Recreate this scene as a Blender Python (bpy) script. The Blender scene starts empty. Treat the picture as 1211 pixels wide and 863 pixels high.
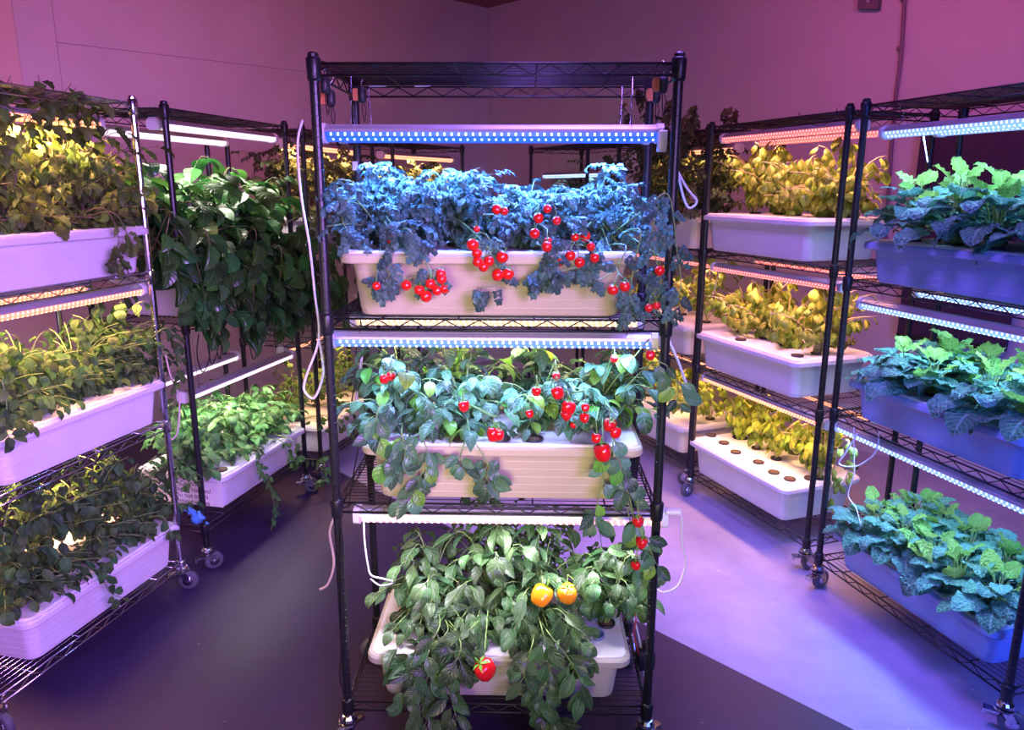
import bpy, math, random
from mathutils import Vector, Matrix, Quaternion
from math import sin, cos, pi, radians

S = bpy.context.scene
COL = S.collection

# ------------------------------------------------------------------ camera
F, PITCH, ROLL, YAW, CX, CY, CH = 891.27, 0.23, 0.003, -0.021, 0.083, -1.939, 1.63
fwd0 = Vector((sin(YAW), cos(YAW), 0)); rgt0 = Vector((cos(YAW), -sin(YAW), 0)); upz = Vector((0, 0, 1))
FW = fwd0*cos(PITCH) - upz*sin(PITCH); U0 = upz*cos(PITCH) + fwd0*sin(PITCH)
RT = rgt0*cos(ROLL) + U0*sin(ROLL); UP = -rgt0*sin(ROLL) + U0*cos(ROLL)
cd = bpy.data.cameras.new('camera'); cam = bpy.data.objects.new('camera', cd); COL.objects.link(cam)
cam.matrix_world = Matrix(((RT.x, UP.x, -FW.x, CX), (RT.y, UP.y, -FW.y, CY), (RT.z, UP.z, -FW.z, CH), (0, 0, 0, 1)))
cd.sensor_width = 36; cd.lens = F*36/1211; cd.clip_start = .02
S.camera = cam

# ------------------------------------------------------------------ world, exposure, big lights
S.view_settings.view_transform = 'Standard'; S.view_settings.look = 'None'
S.view_settings.gamma = 1; S.view_settings.use_curve_mapping = False
S.view_settings.exposure = -0.08
w = bpy.data.worlds.new('world'); S.world = w; w.use_nodes = True
w.node_tree.nodes['Background'].inputs[0].default_value = (.25, .1, .5, 1)
w.node_tree.nodes['Background'].inputs[1].default_value = .03

def area_light(name, loc, target, sx, sy, power, color, spread=180):
    l = bpy.data.lights.new(name, 'AREA'); l.shape = 'RECTANGLE'; l.size = sx; l.size_y = sy
    l.energy = power; l.color = color; l.spread = radians(spread)
    o = bpy.data.objects.new(name, l); COL.objects.link(o); o.location = loc
    d = Vector(target) - Vector(loc); o.rotation_euler = d.to_track_quat('-Z', 'Y').to_euler()
    return o
# unseen area lights: added fill under ceiling, stand-ins for rack lamps behind the camera
area_light('overhead_fill_lilac', (.45, .2, 3.05), (.75, .9, 0), 1.0, .5, 30, (.34, .15, 1.0), 90)  # added lilac fill aimed at the aisle floor, no fixture modelled
area_light('wall_wash_fill_left', (-1.0, 1.0, 3.05), (-2.2, 3.2, 2.2), 2.0, .3, 13, (1.0, .17, .36), 120)  # added pink wash to brighten the left wall, not a real fixture
area_light('wall_wash_fill_right', (1.3, .9, 3.05), (2.6, 2.8, 2.1), 2.0, .3, 13, (1.0, .14, .50), 120)  # matching added pink wash for the right wall
area_light('rear_lights_blue', (1.7, -2.0, 1.6), (1.75, 1.0, .6), 1.0, 1.2, 22, (.06, .14, 1.0), 80)
area_light('rear_lights_violet', (.9, -2.6, 1.9), (-1.7, .6, .9), 1.2, .8, 42, (.52, .24, 1.0), 60)
area_light('rear_lights_neutral', (-.2, -3.2, 1.3), (0, 0, .9), 1.4, .8, 5.5, (1.0, .88, .60), 34)

# ------------------------------------------------------------------ helpers
def tag(o, label=None, cat=None, group=None, kind=None):
    if label: o['label'] = label
    if cat: o['category'] = cat
    if group: o['group'] = group
    if kind: o['kind'] = kind
    return o
def empty(name, loc, rz=0, **k):
    o = bpy.data.objects.new(name, None); COL.objects.link(o); o.location = loc; o.rotation_euler = (0, 0, rz)
    o.empty_display_size = .02
    return tag(o, **k)
class MB:
    def __init__(s): s.v = []; s.f = []; s.uv = None
    def add(s, vs, fs):
        b = len(s.v); s.v += [tuple(p) for p in vs]; s.f += [tuple(i+b for i in f) for f in fs]
    def box(s, x0, y0, z0, x1, y1, z1):
        s.add([(x0,y0,z0),(x1,y0,z0),(x1,y1,z0),(x0,y1,z0),(x0,y0,z1),(x1,y0,z1),(x1,y1,z1),(x0,y1,z1)],
              [(0,3,2,1),(4,5,6,7),(0,1,5,4),(1,2,6,5),(2,3,7,6),(3,0,4,7)])
    def tube(s, pts, r, n=6, cap=True, r2=None):
        pts = [Vector(p) for p in pts]; m = len(pts)
        if m < 2: return
        b = len(s.v); prev = None
        for i, p in enumerate(pts):
            t = (pts[min(i+1, m-1)] - pts[max(i-1, 0)])
            if t.length < 1e-9: t = Vector((0, 0, 1))
            t.normalize()
            if prev is None:
                a = Vector((0, 0, 1)) if abs(t.z) < .9 else Vector((1, 0, 0))
                u = t.cross(a).normalized()
            else:
                u = prev - t*prev.dot(t)
                u = u.normalized() if u.length > 1e-6 else t.orthogonal().normalized()
            prev = u; q = t.cross(u)
            rr = r if r2 is None else r + (r2-r)*i/(m-1)
            for k in range(n):
                a = 2*pi*k/n; s.v.append(tuple(p + u*cos(a)*rr + q*sin(a)*rr))
        for i in range(m-1):
            for k in range(n):
                k2 = (k+1) % n
                s.f.append((b+i*n+k, b+i*n+k2, b+(i+1)*n+k2, b+(i+1)*n+k))
        if cap:
            s.f.append(tuple(b+k for k in range(n))[::-1]); s.f.append(tuple(b+(m-1)*n+k for k in range(n)))
    def lathe(s, prof, n=16, c=(0, 0, 0), axis='z'):
        b = len(s.v)
        for r, z in prof:
            for k in range(n):
                a = 2*pi*k/n; x, y = r*cos(a), r*sin(a)
                p = (x, y, z) if axis == 'z' else ((z, x, y) if axis == 'x' else (x, z, y))
                s.v.append((p[0]+c[0], p[1]+c[1], p[2]+c[2]))
        for i in range(len(prof)-1):
            for k in range(n):
                k2 = (k+1) % n; s.f.append((b+i*n+k, b+i*n+k2, b+(i+1)*n+k2, b+(i+1)*n+k))
        s.f.append(tuple(b+k for k in range(n))[::-1]); s.f.append(tuple(b+(len(prof)-1)*n+k for k in range(n)))
    def mesh(s, name, mat, smooth=True):
        me = bpy.data.meshes.new(name); me.from_pydata(s.v, [], s.f); me.update()
        if s.uv:
            l = me.uv_layers.new(name='UVMap')
            idx = [0]*len(me.loops); me.loops.foreach_get('vertex_index', idx)
            flat = []
            for i in idx: flat += s.uv[i]
            l.data.foreach_set('uv', flat)
        if smooth: me.polygons.foreach_set('use_smooth', [True]*len(me.polygons))
        me.materials.append(mat); return me
    def build(s, name, mat, parent=None, smooth=True, **k):
        return link(name, s.mesh(name, mat, smooth), parent, **k)
def link(name, me, parent=None, **k):
    o = bpy.data.objects.new(name, me); COL.objects.link(o)
    if parent: o.parent = parent
    return tag(o, **k)
def smooth_path(P, n=6):
    P = [Vector(p) for p in P]; out = []
    for i in range(len(P)-1):
        a, b, c, d = P[max(i-1, 0)], P[i], P[i+1], P[min(i+2, len(P)-1)]
        for k in range(n):
            t = k/n
            out.append(.5*((2*b) + (c-a)*t + (2*a-5*b+4*c-d)*t*t + (3*b-a-3*c+d)*t**3))
    out.append(P[-1]); return out

# real-world points read off the photograph through the measured camera
def ray(u, v):
    return Vector((CX, CY, CH)), FW + RT*((u-605.5)/F) - UP*((v-431.5)/F)
def at_z(u, v, z):
    o, d = ray(u, v); return o + d*((z-o.z)/d.z)
def at_plane(u, v, P, n):
    o, d = ray(u, v); P = Vector(P); n = Vector(n); return o + d*((P-o).dot(n)/d.dot(n))

# ------------------------------------------------------------------ materials
MATS = {}
def mat(name, col, rough=.5, metal=0, spec=.5, emit=None, es=0, noise=0, nscale=20, bump=0, bscale=60, coat=0):
    if name in MATS: return MATS[name]
    m = bpy.data.materials.new(name); m.use_nodes = True; nt = m.node_tree; b = nt.nodes['Principled BSDF']
    b.inputs['Base Color'].default_value = (*col, 1); b.inputs['Roughness'].default_value = rough
    b.inputs['Metallic'].default_value = metal; b.inputs['Specular IOR Level'].default_value = spec
    b.inputs['Coat Weight'].default_value = coat
    if emit: b.inputs['Emission Color'].default_value = (*emit, 1); b.inputs['Emission Strength'].default_value = es
    tc = None
    if noise or bump:
        tc = nt.nodes.new('ShaderNodeTexCoord')
    if noise:
        n = nt.nodes.new('ShaderNodeTexNoise'); n.inputs['Scale'].default_value = nscale; n.inputs['Detail'].default_value = 6
        nt.links.new(tc.outputs['Object'], n.inputs['Vector'])
        r = nt.nodes.new('ShaderNodeMapRange'); r.inputs[1].default_value = .3; r.inputs[2].default_value = .7
        r.inputs[3].default_value = 1-noise; r.inputs[4].default_value = 1+noise
        nt.links.new(n.outputs['Fac'], r.inputs[0])
        mx = nt.nodes.new('ShaderNodeVectorMath'); mx.operation = 'SCALE'; mx.inputs[0].default_value = col
        nt.links.new(r.outputs[0], mx.inputs['Scale']); nt.links.new(mx.outputs[0], b.inputs['Base Color'])
    if bump:
        n2 = nt.nodes.new('ShaderNodeTexNoise'); n2.inputs['Scale'].default_value = bscale; n2.inputs['Detail'].default_value = 4
        nt.links.new(tc.outputs['Object'], n2.inputs['Vector'])
        bp = nt.nodes.new('ShaderNodeBump'); bp.inputs['Strength'].default_value = bump; bp.inputs['Distance'].default_value = .004
        nt.links.new(n2.outputs['Fac'], bp.inputs['Height']); nt.links.new(bp.outputs[0], b.inputs['Normal'])
    MATS[name] = m; return m

def leaf_mat(name, col, vein, vamt=.45, nlat=9, rough=.45, trans=.25, crinkle=0, var=.35, spec=.5, sheen=0, hvar=.03):
    m = bpy.data.materials.new(name); m.use_nodes = True; nt = m.node_tree; N = nt.nodes; L = nt.links
    b = N['Principled BSDF']; b.inputs['Roughness'].default_value = rough; b.inputs['Specular IOR Level'].default_value = spec
    if sheen: b.inputs['Sheen Weight'].default_value = sheen; b.inputs['Sheen Roughness'].default_value = .4
    uv = N.new('ShaderNodeUVMap'); sp = N.new('ShaderNodeSeparateXYZ'); L.new(uv.outputs[0], sp.inputs[0])
    def M(op, a, c=None, clamp=False):
        n = N.new('ShaderNodeMath'); n.operation = op; n.use_clamp = clamp
        for i, x in enumerate((a, c)):
            if x is None: continue
            if isinstance(x, (int, float)): n.inputs[i].default_value = x
            else: L.new(x, n.inputs[i])
        return n.outputs[0]
    au = M('ABSOLUTE', M('SUBTRACT', sp.outputs['X'], .5))          # 0 at the midrib, .5 at the edge
    mid = M('SUBTRACT', 1, M('MULTIPLY', au, 16), True)
    ph = M('MULTIPLY', M('SUBTRACT', sp.outputs['Y'], M('MULTIPLY', au, .55)), nlat*2*pi)
    lat = M('MULTIPLY', M('SUBTRACT', M('SINE', ph), .72), 3.2, True)
    vm = M('MULTIPLY', M('MAXIMUM', mid, M('MULTIPLY', lat, .7)), vamt)
    oi = N.new('ShaderNodeObjectInfo')
    hsv = N.new('ShaderNodeHueSaturation'); hsv.inputs['Color'].default_value = (*col, 1)
    L.new(M('ADD', M('MULTIPLY', M('SUBTRACT', oi.outputs['Random'], .5), hvar*2), .5), hsv.inputs['Hue'])
    rr = M('FRACT', M('MULTIPLY', oi.outputs['Random'], 17.31))
    L.new(M('ADD', M('MULTIPLY', rr, var*2), 1-var), hsv.inputs['Value'])
    mx = N.new('ShaderNodeMix'); mx.data_type = 'RGBA'; L.new(vm, mx.inputs[0]); L.new(hsv.outputs[0], mx.inputs[6])
    mx.inputs[7].default_value = (*vein, 1); L.new(mx.outputs[2], b.inputs['Base Color'])
    hgt = M('MULTIPLY', M('MAXIMUM', mid, lat), -.5)
    if crinkle:
        tc = N.new('ShaderNodeTexCoord'); vo = N.new('ShaderNodeTexVoronoi'); vo.inputs['Scale'].default_value = crinkle
        L.new(tc.outputs['Object'], vo.inputs['Vector']); hgt = M('ADD', hgt, M('MULTIPLY', vo.outputs['Distance'], 1.4))
    bp = N.new('ShaderNodeBump'); bp.inputs['Strength'].default_value = .55; bp.inputs['Distance'].default_value = .05
    L.new(hgt, bp.inputs['Height']); L.new(bp.outputs[0], b.inputs['Normal'])
    tr = N.new('ShaderNodeBsdfTranslucent'); L.new(mx.outputs[2], tr.inputs['Color'])
    ms = N.new('ShaderNodeMixShader'); ms.inputs[0].default_value = trans
    L.new(b.outputs[0], ms.inputs[1]); L.new(tr.outputs[0], ms.inputs[2])
    L.new(ms.outputs[0], N['Material Output'].inputs['Surface'])
    return m

M_BLACK = mat('black_powder_coat', (.012, .012, .014), .38, .1, .5)
M_GROOVE = M_BLACK
M_CHROME = mat('chrome', (.6, .6, .64), .2, 1)
M_ALU = mat('brushed_aluminium', (.55, .54, .56), .42, .6)
M_WHITEP = mat('white_plastic', (.78, .76, .76), .35, noise=.04, nscale=6)
M_BEIGE = mat('beige_plastic', (.50, .43, .27), .42, noise=.04, nscale=5)
M_LID = mat('white_lid', (.82, .80, .80), .4, noise=.05, nscale=9)
M_TUBW = mat('white_tub_plastic', (.76, .73, .76), .38, noise=.05, nscale=5)
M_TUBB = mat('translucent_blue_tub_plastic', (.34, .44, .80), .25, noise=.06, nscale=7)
M_POT = mat('black_pot_plastic', (.02, .018, .018), .5)
M_PLUG = mat('brown_growing_plug', (.10, .055, .03), .9, noise=.4, nscale=120, bump=.5, bscale=300)
M_BLUELID = mat('grey_blue_plug_lid', (.16, .22, .36), .5)
M_CORDW = mat('white_cord', (.75, .73, .74), .45)
M_CORDT = mat('tan_tube', (.62, .48, .40), .4)
M_CORDB = mat('black_cord', (.01, .01, .01), .5)
M_RUBBER = mat('grey_wheel_rubber', (.10, .10, .12), .6)
M_HANGO = mat('orange_reel_plastic', (.75, .22, .08), .5)
M_TOM = mat('ripe_tomato_skin', (.78, .018, .012), .16, spec=.7, coat=.4)
M_PEP = mat('red_pepper_skin', (.70, .012, .015), .2, spec=.6, coat=.4)
M_ORG = mat('orange_pepper_skin', (.95, .30, .01), .25, spec=.5, coat=.3)
M_CALYX = mat('calyx_green', (.14, .42, .03), .5)
M_STEMG = mat('green_stem', (.22, .34, .10), .5)
M_STEMY = mat('pale_stem', (.50, .42, .22), .55)
M_STEMD = mat('brown_stem', (.16, .13, .07), .6)
M_PAPER = mat('paper', (.80, .78, .78), .7)
M_INK = mat('black_ink', (.03, .03, .04), .7)
M_GLOVE = mat('blue_glove_rubber', (.10, .34, .70), .45)
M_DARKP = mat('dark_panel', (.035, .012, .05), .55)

# ------------------------------------------------------------------ the room
WC = Vector((-.28, 5.2))           # far corner; both far walls run at 45 degrees
ZC = 3.17
def wall_mat(name, col):
    return mat(name, col, .75, noise=.05, nscale=3, bump=.12, bscale=140)
M_WALL = wall_mat('painted_wall', (.56, .52, .55))
def floor_mat(name, col, rough):
    m = mat(name, col, rough, spec=.4); nt = m.node_tree; b = nt.nodes['Principled BSDF']
    tc = nt.nodes.new('ShaderNodeTexCoord')
    n = nt.nodes.new('ShaderNodeTexNoise'); n.inputs['Scale'].default_value = 2.5; n.inputs['Detail'].default_value = 8; n.inputs['Roughness'].default_value = .65
    nt.links.new(tc.outputs['Object'], n.inputs['Vector'])
    sp = nt.nodes.new('ShaderNodeTexVoronoi'); sp.inputs['Scale'].default_value = 9; nt.links.new(tc.outputs['Object'], sp.inputs['Vector'])
    lt = nt.nodes.new('ShaderNodeMath'); lt.operation = 'LESS_THAN'; lt.inputs[1].default_value = .035; nt.links.new(sp.outputs['Distance'], lt.inputs[0])
    r = nt.nodes.new('ShaderNodeMapRange'); r.inputs[1].default_value = .25; r.inputs[2].default_value = .75; r.inputs[3].default_value = .72; r.inputs[4].default_value = 1.25
    nt.links.new(n.outputs['Fac'], r.inputs[0])
    mx = nt.nodes.new('ShaderNodeVectorMath'); mx.operation = 'SCALE'; mx.inputs[0].default_value = col; nt.links.new(r.outputs[0], mx.inputs['Scale'])
    mm = nt.nodes.new('ShaderNodeMix'); mm.data_type = 'RGBA'; nt.links.new(lt.outputs[0], mm.inputs[0])
    nt.links.new(mx.outputs[0], mm.inputs[6]); mm.inputs[7].default_value = (min(1, col[0]*2+.08), min(1, col[1]*2+.08), min(1, col[2]*2+.08), 1)
    nt.links.new(mm.outputs[2], b.inputs['Base Color'])
    r2 = nt.nodes.new('ShaderNodeMapRange'); r2.inputs[3].default_value = rough*.8; r2.inputs[4].default_value = rough*1.25
    nt.links.new(n.outputs['Fac'], r2.inputs[0]); nt.links.new(r2.outputs[0], b.inputs['Roughness'])
    return m
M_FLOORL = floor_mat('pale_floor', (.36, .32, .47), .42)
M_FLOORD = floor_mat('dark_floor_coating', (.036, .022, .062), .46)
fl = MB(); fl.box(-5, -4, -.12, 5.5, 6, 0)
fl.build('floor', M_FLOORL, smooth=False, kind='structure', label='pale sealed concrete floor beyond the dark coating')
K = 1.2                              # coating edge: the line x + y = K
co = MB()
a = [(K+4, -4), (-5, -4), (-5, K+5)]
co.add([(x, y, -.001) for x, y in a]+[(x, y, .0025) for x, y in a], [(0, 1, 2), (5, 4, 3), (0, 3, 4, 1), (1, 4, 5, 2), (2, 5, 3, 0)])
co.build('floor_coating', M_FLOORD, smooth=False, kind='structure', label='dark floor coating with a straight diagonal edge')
cl = MB(); cl.box(-5, -4, ZC, 5.5, 6, ZC+.1)
cl.build('ceiling', mat('ceiling_paint', (.30, .10, .10), .8), smooth=False, kind='structure')

def wall_piece(name, P, d, s0, s1, z0, z1, m, parent=None, th=.1, off=0):
    "a slab of wall along direction d (unit, 2D) from P, thickness away from the room (n to the left of d)"
    n = Vector((-d.y, d.x)); mb = MB()
    p = lambda s, t, z: (P.x+d.x*s+n.x*t, P.y+d.y*s+n.y*t, z)
    g = .0012 if parent else 0
    vs = [p(s, t, z) for z in (z0+g, z1-g) for (s, t) in ((s0+g, off), (s1-g, off), (s1-g, off+th), (s0+g, off+th))]
    mb.add(vs, [(0,3,2,1),(4,5,6,7),(0,1,5,4),(1,2,6,5),(2,3,7,6),(3,0,4,7)])
    return mb.build(name, m, parent, smooth=False)
dL = Vector((1, 1)).normalized()     # left wall: towards the corner, n points left/back
cornerL = Vector((-2.855, 2.625))
sL = lambda x, y: (Vector((x, y)) - cornerL).dot(dL)
LW = (WC - cornerL).length
wl = wall_piece('wall_left', cornerL, dL, -.05, LW+.1, 0, ZC, mat('wall_joint', (.04, .03, .035), .8), off=.012, th=.1)
tag(wl, kind='structure', label='left far wall made of large painted sheets with dark joints')
s361 = sL(-1.55, 3.93); s67 = sL(-2.711, 2.769); s292 = sL(-1.883, 3.597)
for (s0, s1, z0, z1) in [(0, s67, 0, ZC), (s67, s361, 0, 2.462), (s67, s361, 2.462, ZC), (s361, LW, 0, ZC)]:
    wall_piece('wall_panel', cornerL, dL, s0, s1, z0, z1, M_WALL, wl, th=.012, off=0)
dR = Vector((1, -1)).normalized()
wr = wall_piece('wall_right', WC, dR, 0, 8, 0, ZC, M_WALL, off=0, th=.1)
tag(wr, kind='structure')
dS = (Vector((-3.6, -1.5)) - cornerL).normalized()
ws = wall_piece('wall_side', cornerL, -dS, -5, 0, 0, ZC, wall_mat('side_wall_paint', (.78, .62, .58)), off=0, th=.1)
tag(ws, kind='structure', label='lighter side wall at the left edge')

# right wall: conduit, box and scuffs
def onR(u, v, off=0): return at_plane(u, v, (WC.x, WC.y, 0) if not off else (WC.x-off*.7071, WC.y-off*.7071, 0), (1, 1, 0))
c = MB(); a, b_, d_ = onR(1072, -40, .02), onR(1066, 60, .02), onR(1056, 150, .02)
c.tube(smooth_path([a, b_, d_, Vector((d_.x+.03, d_.y-.03, 1.1))], 6), .011, 8)
for k in (.2, .5): 
    q = a.lerp(d_, k); c.lathe([(.016, -.01), (.016, .01)], 8, q)
c.build('wall_conduit', mat('conduit_grey_paint', (.22, .16, .2), .6), label='grey cable conduit running down the right wall', cat='conduit')
bx = MB(); P = onR(1018, 12); Q = onR(1042, 12); h = .12
n2 = Vector((-.7071, -.7071, 0))
for e0, e1, m_ in ((0, .05, 0),):
    vs = [P, Q, Q+n2*e1, P+n2*e1]; bx.add([(v.x, v.y, v.z+zz) for zz in (0, h) for v in vs], [(0,3,2,1),(4,5,6,7),(0,1,5,4),(1,2,6,5),(2,3,7,6),(3,0,4,7)])
bo = bx.build('junction_box', mat('grey_box', (.16, .12, .15), .6), smooth=False, label='small grey electrical box high on the right wall', cat='box')
kn = MB(); q = (P+Q)/2+n2*.05+Vector((0, 0, .04)); kn.lathe([(.012, 0), (.012, .006), (.004, .012)], 10, (0, 0, 0)); ko = kn.build('screw_cover', M_ALU, bo); ko.location = q
ko.rotation_euler = n2.to_track_quat('Z', 'Y').to_euler()
# large dark panel against the right wall
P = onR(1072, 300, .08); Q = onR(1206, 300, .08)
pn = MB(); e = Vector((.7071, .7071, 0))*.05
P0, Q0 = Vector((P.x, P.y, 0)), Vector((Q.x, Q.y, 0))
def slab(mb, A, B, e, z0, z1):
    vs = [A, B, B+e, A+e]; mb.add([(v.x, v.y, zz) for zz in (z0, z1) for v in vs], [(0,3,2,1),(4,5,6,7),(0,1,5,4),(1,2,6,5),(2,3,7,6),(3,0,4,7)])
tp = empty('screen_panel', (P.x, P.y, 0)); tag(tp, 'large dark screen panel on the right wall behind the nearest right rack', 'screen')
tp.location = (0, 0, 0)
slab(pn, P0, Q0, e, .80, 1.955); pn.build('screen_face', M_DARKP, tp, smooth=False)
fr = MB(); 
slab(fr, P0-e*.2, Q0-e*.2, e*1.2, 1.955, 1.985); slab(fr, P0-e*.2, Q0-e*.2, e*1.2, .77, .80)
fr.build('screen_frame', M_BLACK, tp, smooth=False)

# ------------------------------------------------------------------ racks
PW, PD, PT, PB = .4425, .44, 1.95, .105
def post_mesh(m):
    b = MB(); prof = [(.0125, PB)]; z = PB+.02
    while z < PT-.03:
        prof += [(.0125, z), (.0118, z+.0006), (.0118, z+.0022), (.0125, z+.0028)]; z += .0254
    prof += [(.0125, PT-.02)]
    b.lathe(prof, 14); b.lathe([(.0135, PT-.02), (.0138, PT-.004), (.010, PT)], 12); return b.mesh('post', m, smooth=False)
def collar_mesh(m):
    b = MB(); b.lathe([(.0150, -.030), (.0172, -.024), (.0190, .020), (.0175, .024), (.013, .026)], 12); return b.mesh('collar', m)
def shelf_meshes(m):
    b = MB(); R = .003
    x0, x1, y0, y1 = -PW, PW, 0, PD
    for z in (0, -.028):
        b.tube([(x0, y0, z), (x1, y0, z)], R, 6); b.tube([(x0, y1, z), (x1, y1, z)], R, 6)
        b.tube([(x0, y0, z), (x0, y1, z)], R, 6); b.tube([(x1, y0, z), (x1, y1, z)], R, 6)
    rail = b.mesh('shelf_rail', m)
    b = MB()
    def zig(A, B, n):
        A, B = Vector(A), Vector(B); pts = []
        for i in range(n+1):
            pts.append(A.lerp(B, i/n)+Vector((0, 0, -.002 if i % 2 else -.026)))
        b.tube(pts, .0020, 5)
    zig((x0, y0, 0), (x1, y0, 0), 20); zig((x0, y1, 0), (x1, y1, 0), 20)
    zig((x0, y0, 0), (x0, y1, 0), 10); zig((x1, y0, 0), (x1, y1, 0), 10)
    truss = b.mesh('truss_wire', m)
    b = MB()
    for i in range(1, 20):
        y = y0+(y1-y0)*i/20; b.tube([(x0, y, .003), (x1, y, .003)], .0014, 4)
    for x in (-.30, -.1, .1, .30): b.tube([(x, y0, -.001), (x, y1, -.001)], .0025, 5)
    deck = b.mesh('deck_wire', m)
    return rail, truss, deck
def caster_meshes():
    b = MB(); r = .040
    b.lathe([(.010, -.011), (r-.006, -.013), (r-.001, -.010), (r, 0), (r-.001, .010), (r-.006, .013), (.010, .011)], 20, (0, 0, 0), 'x')
    wheel = b.mesh('wheel', M_RUBBER)
    b = MB(); b.lathe([(.004, -.0165), (.018, -.0155), (.020, .0155), (.004, .0165)], 14, (0, 0, 0), 'x'); hub = b.mesh('hub', M_CHROME)
    b = MB()
    b.lathe([(.0115, PB-.004), (.0115, PB+.004), (.019, PB), (.024, PB-.008), (.026, PB-.016), (.02, PB-.020)], 16)
    b.lathe([(.030, PB-.022), (.031, PB-.026), (.026, PB-.030)], 16)
    for s in (-1, 1):
        x = s*.0185
        vs = []
        for dx in (0, .002*s):
            for (y, z) in ((-.018, PB-.024), (.020, PB-.024), (.034, .055), (.030, .036), (.020, .036), (-.004, .070)): vs.append((x+dx, y, z))
        b.add(vs, [(0,1,2,3,4,5), (11,10,9,8,7,6)]+[(i, 6+i, 6+(i+1) % 6, (i+1) % 6) for i in range(6)])
    b.tube([(-.022, .024, .042), (.022, .024, .042)], .005, 8)
    br = b.mesh('caster_bracket', M_CHROME, smooth=False)
    b = MB(); b.box(-.014, -.052, .062, .014, -.012, .068); b.box(-.014, -.056, .050, .014, -.050, .068); lever = b.mesh('brake_lever', M_CHROME, smooth=False)
    return br, wheel, hub, lever
RM = {k: (post_mesh(m), collar_mesh(m), *shelf_meshes(m)) for k, m in (('b', M_BLACK), ('c', M_CHROME))}
CAST = caster_meshes()
RACKS = {  # x, y, yaw, finish, shelf heights below the top
 'C':  (0, 0, 0, 'b', [1.297, .780, .147]),
 'R1': (1.429, .531, -1.275, 'b', [1.295, .775, .150]),
 'R2': (1.142, 1.525, -1.187, 'b', [1.325, .722, .135]),
 'R3': (.815, 2.475, -1.155, 'b', [1.31, .72, .14]),
 'B':  (.285, 3.65, -1.135, 'b', [1.31, .72]),
 'L1': (-1.434, .450, 1.368, 'c', [1.315, .725, .118]),
 'L2': (-1.214, 1.478, 1.361, 'b', [1.09, .80, .205]),
 'L3': (-.994, 2.518, 1.361, 'b', [1.31, .80, .125]),
 'L4': (-.615, 3.55, 1.116, 'b', [1.31, .72, .125])}
RLAB = {'C': 'black wire rack in the centre of the room with tomatoes and peppers',
 'R1': 'nearest black wire rack of the right row holding crinkled greens',
 'R2': 'second black wire rack of the right row holding basil under pink lamps',
 'R3': 'third black wire rack of the right row half hidden behind the central rack',
 'B': 'distant black wire rack with a pale blue lamp by the far corner',
 'L1': 'chrome wire rack at the left edge of the photo',
 'L2': 'black wire rack on the left with the printed notice on its low tub',
 'L3': 'third wire rack of the left row just left of the central rack',
 'L4': 'farthest wire rack of the left row under warm lamps'}
def rk(n): x, y, t = RACKS[n][:3]; return x, y, t
def rp(n, lx, ly, z):
    x, y, t = rk(n); return Vector((x+cos(t)*lx-sin(t)*ly, y+sin(t)*lx+cos(t)*ly, z))
def loc_of(n, P):
    x, y, t = rk(n); dx, dy = P.x-x, P.y-y; return (dx*cos(t)+dy*sin(t), -dx*sin(t)+dy*cos(t), P.z)
def px(n, u, v, ly):
    "photo pixel -> point on rack n's vertical plane at local depth ly"
    x, y, t = rk(n); nn = (-sin(t), cos(t), 0); return at_plane(u, v, rp(n, 0, ly, 0), nn)
rnd = random.Random(7)
for n, (x, y, t, fin, lv) in RACKS.items():
    r = empty('wire_rack', (x, y, 0), t); tag(r, RLAB[n], 'rack', 'wire racks')
    po, colr, rail, truss, deck = RM[fin]
    for (px_, py_) in ((-PW, 0), (PW, 0), (PW, PD), (-PW, PD)):
        p = link('post', po, r); p.location = (px_, py_, 0)
        br = link('caster', CAST[0], r); br.location = (px_, py_, 0); br.rotation_euler = (0, 0, rnd.uniform(-pi, pi) if n != 'C' else rnd.uniform(2, 4))
        wh = link('wheel', CAST[1], br); wh.location = (0, .024, .0402)
        hb = link('hub', CAST[2], br); hb.location = (0, .024, .0402)
        lvx = link('brake_lever', CAST[3], br)
        if (px_, py_) == (-PW, 0): tag(p, 'chrome post' if fin == 'c' else 'black grooved post')
    for i, z in enumerate([1.925]+lv):
        if n == 'L2' and z == .80: continue      # the lamps hang free here, there is no middle shelf
        s = link('shelf', rail, r); s.location = (0, 0, z)
        link('truss_wire', truss, s); tag(link('deck_wire', deck, s), kind='stuff')
        for (px_, py_) in ((-PW, 0), (PW, 0), (PW, PD), (-PW, PD)):
            cc = link('collar', colr, s); cc.location = (px_, py_, -.012)

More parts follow.
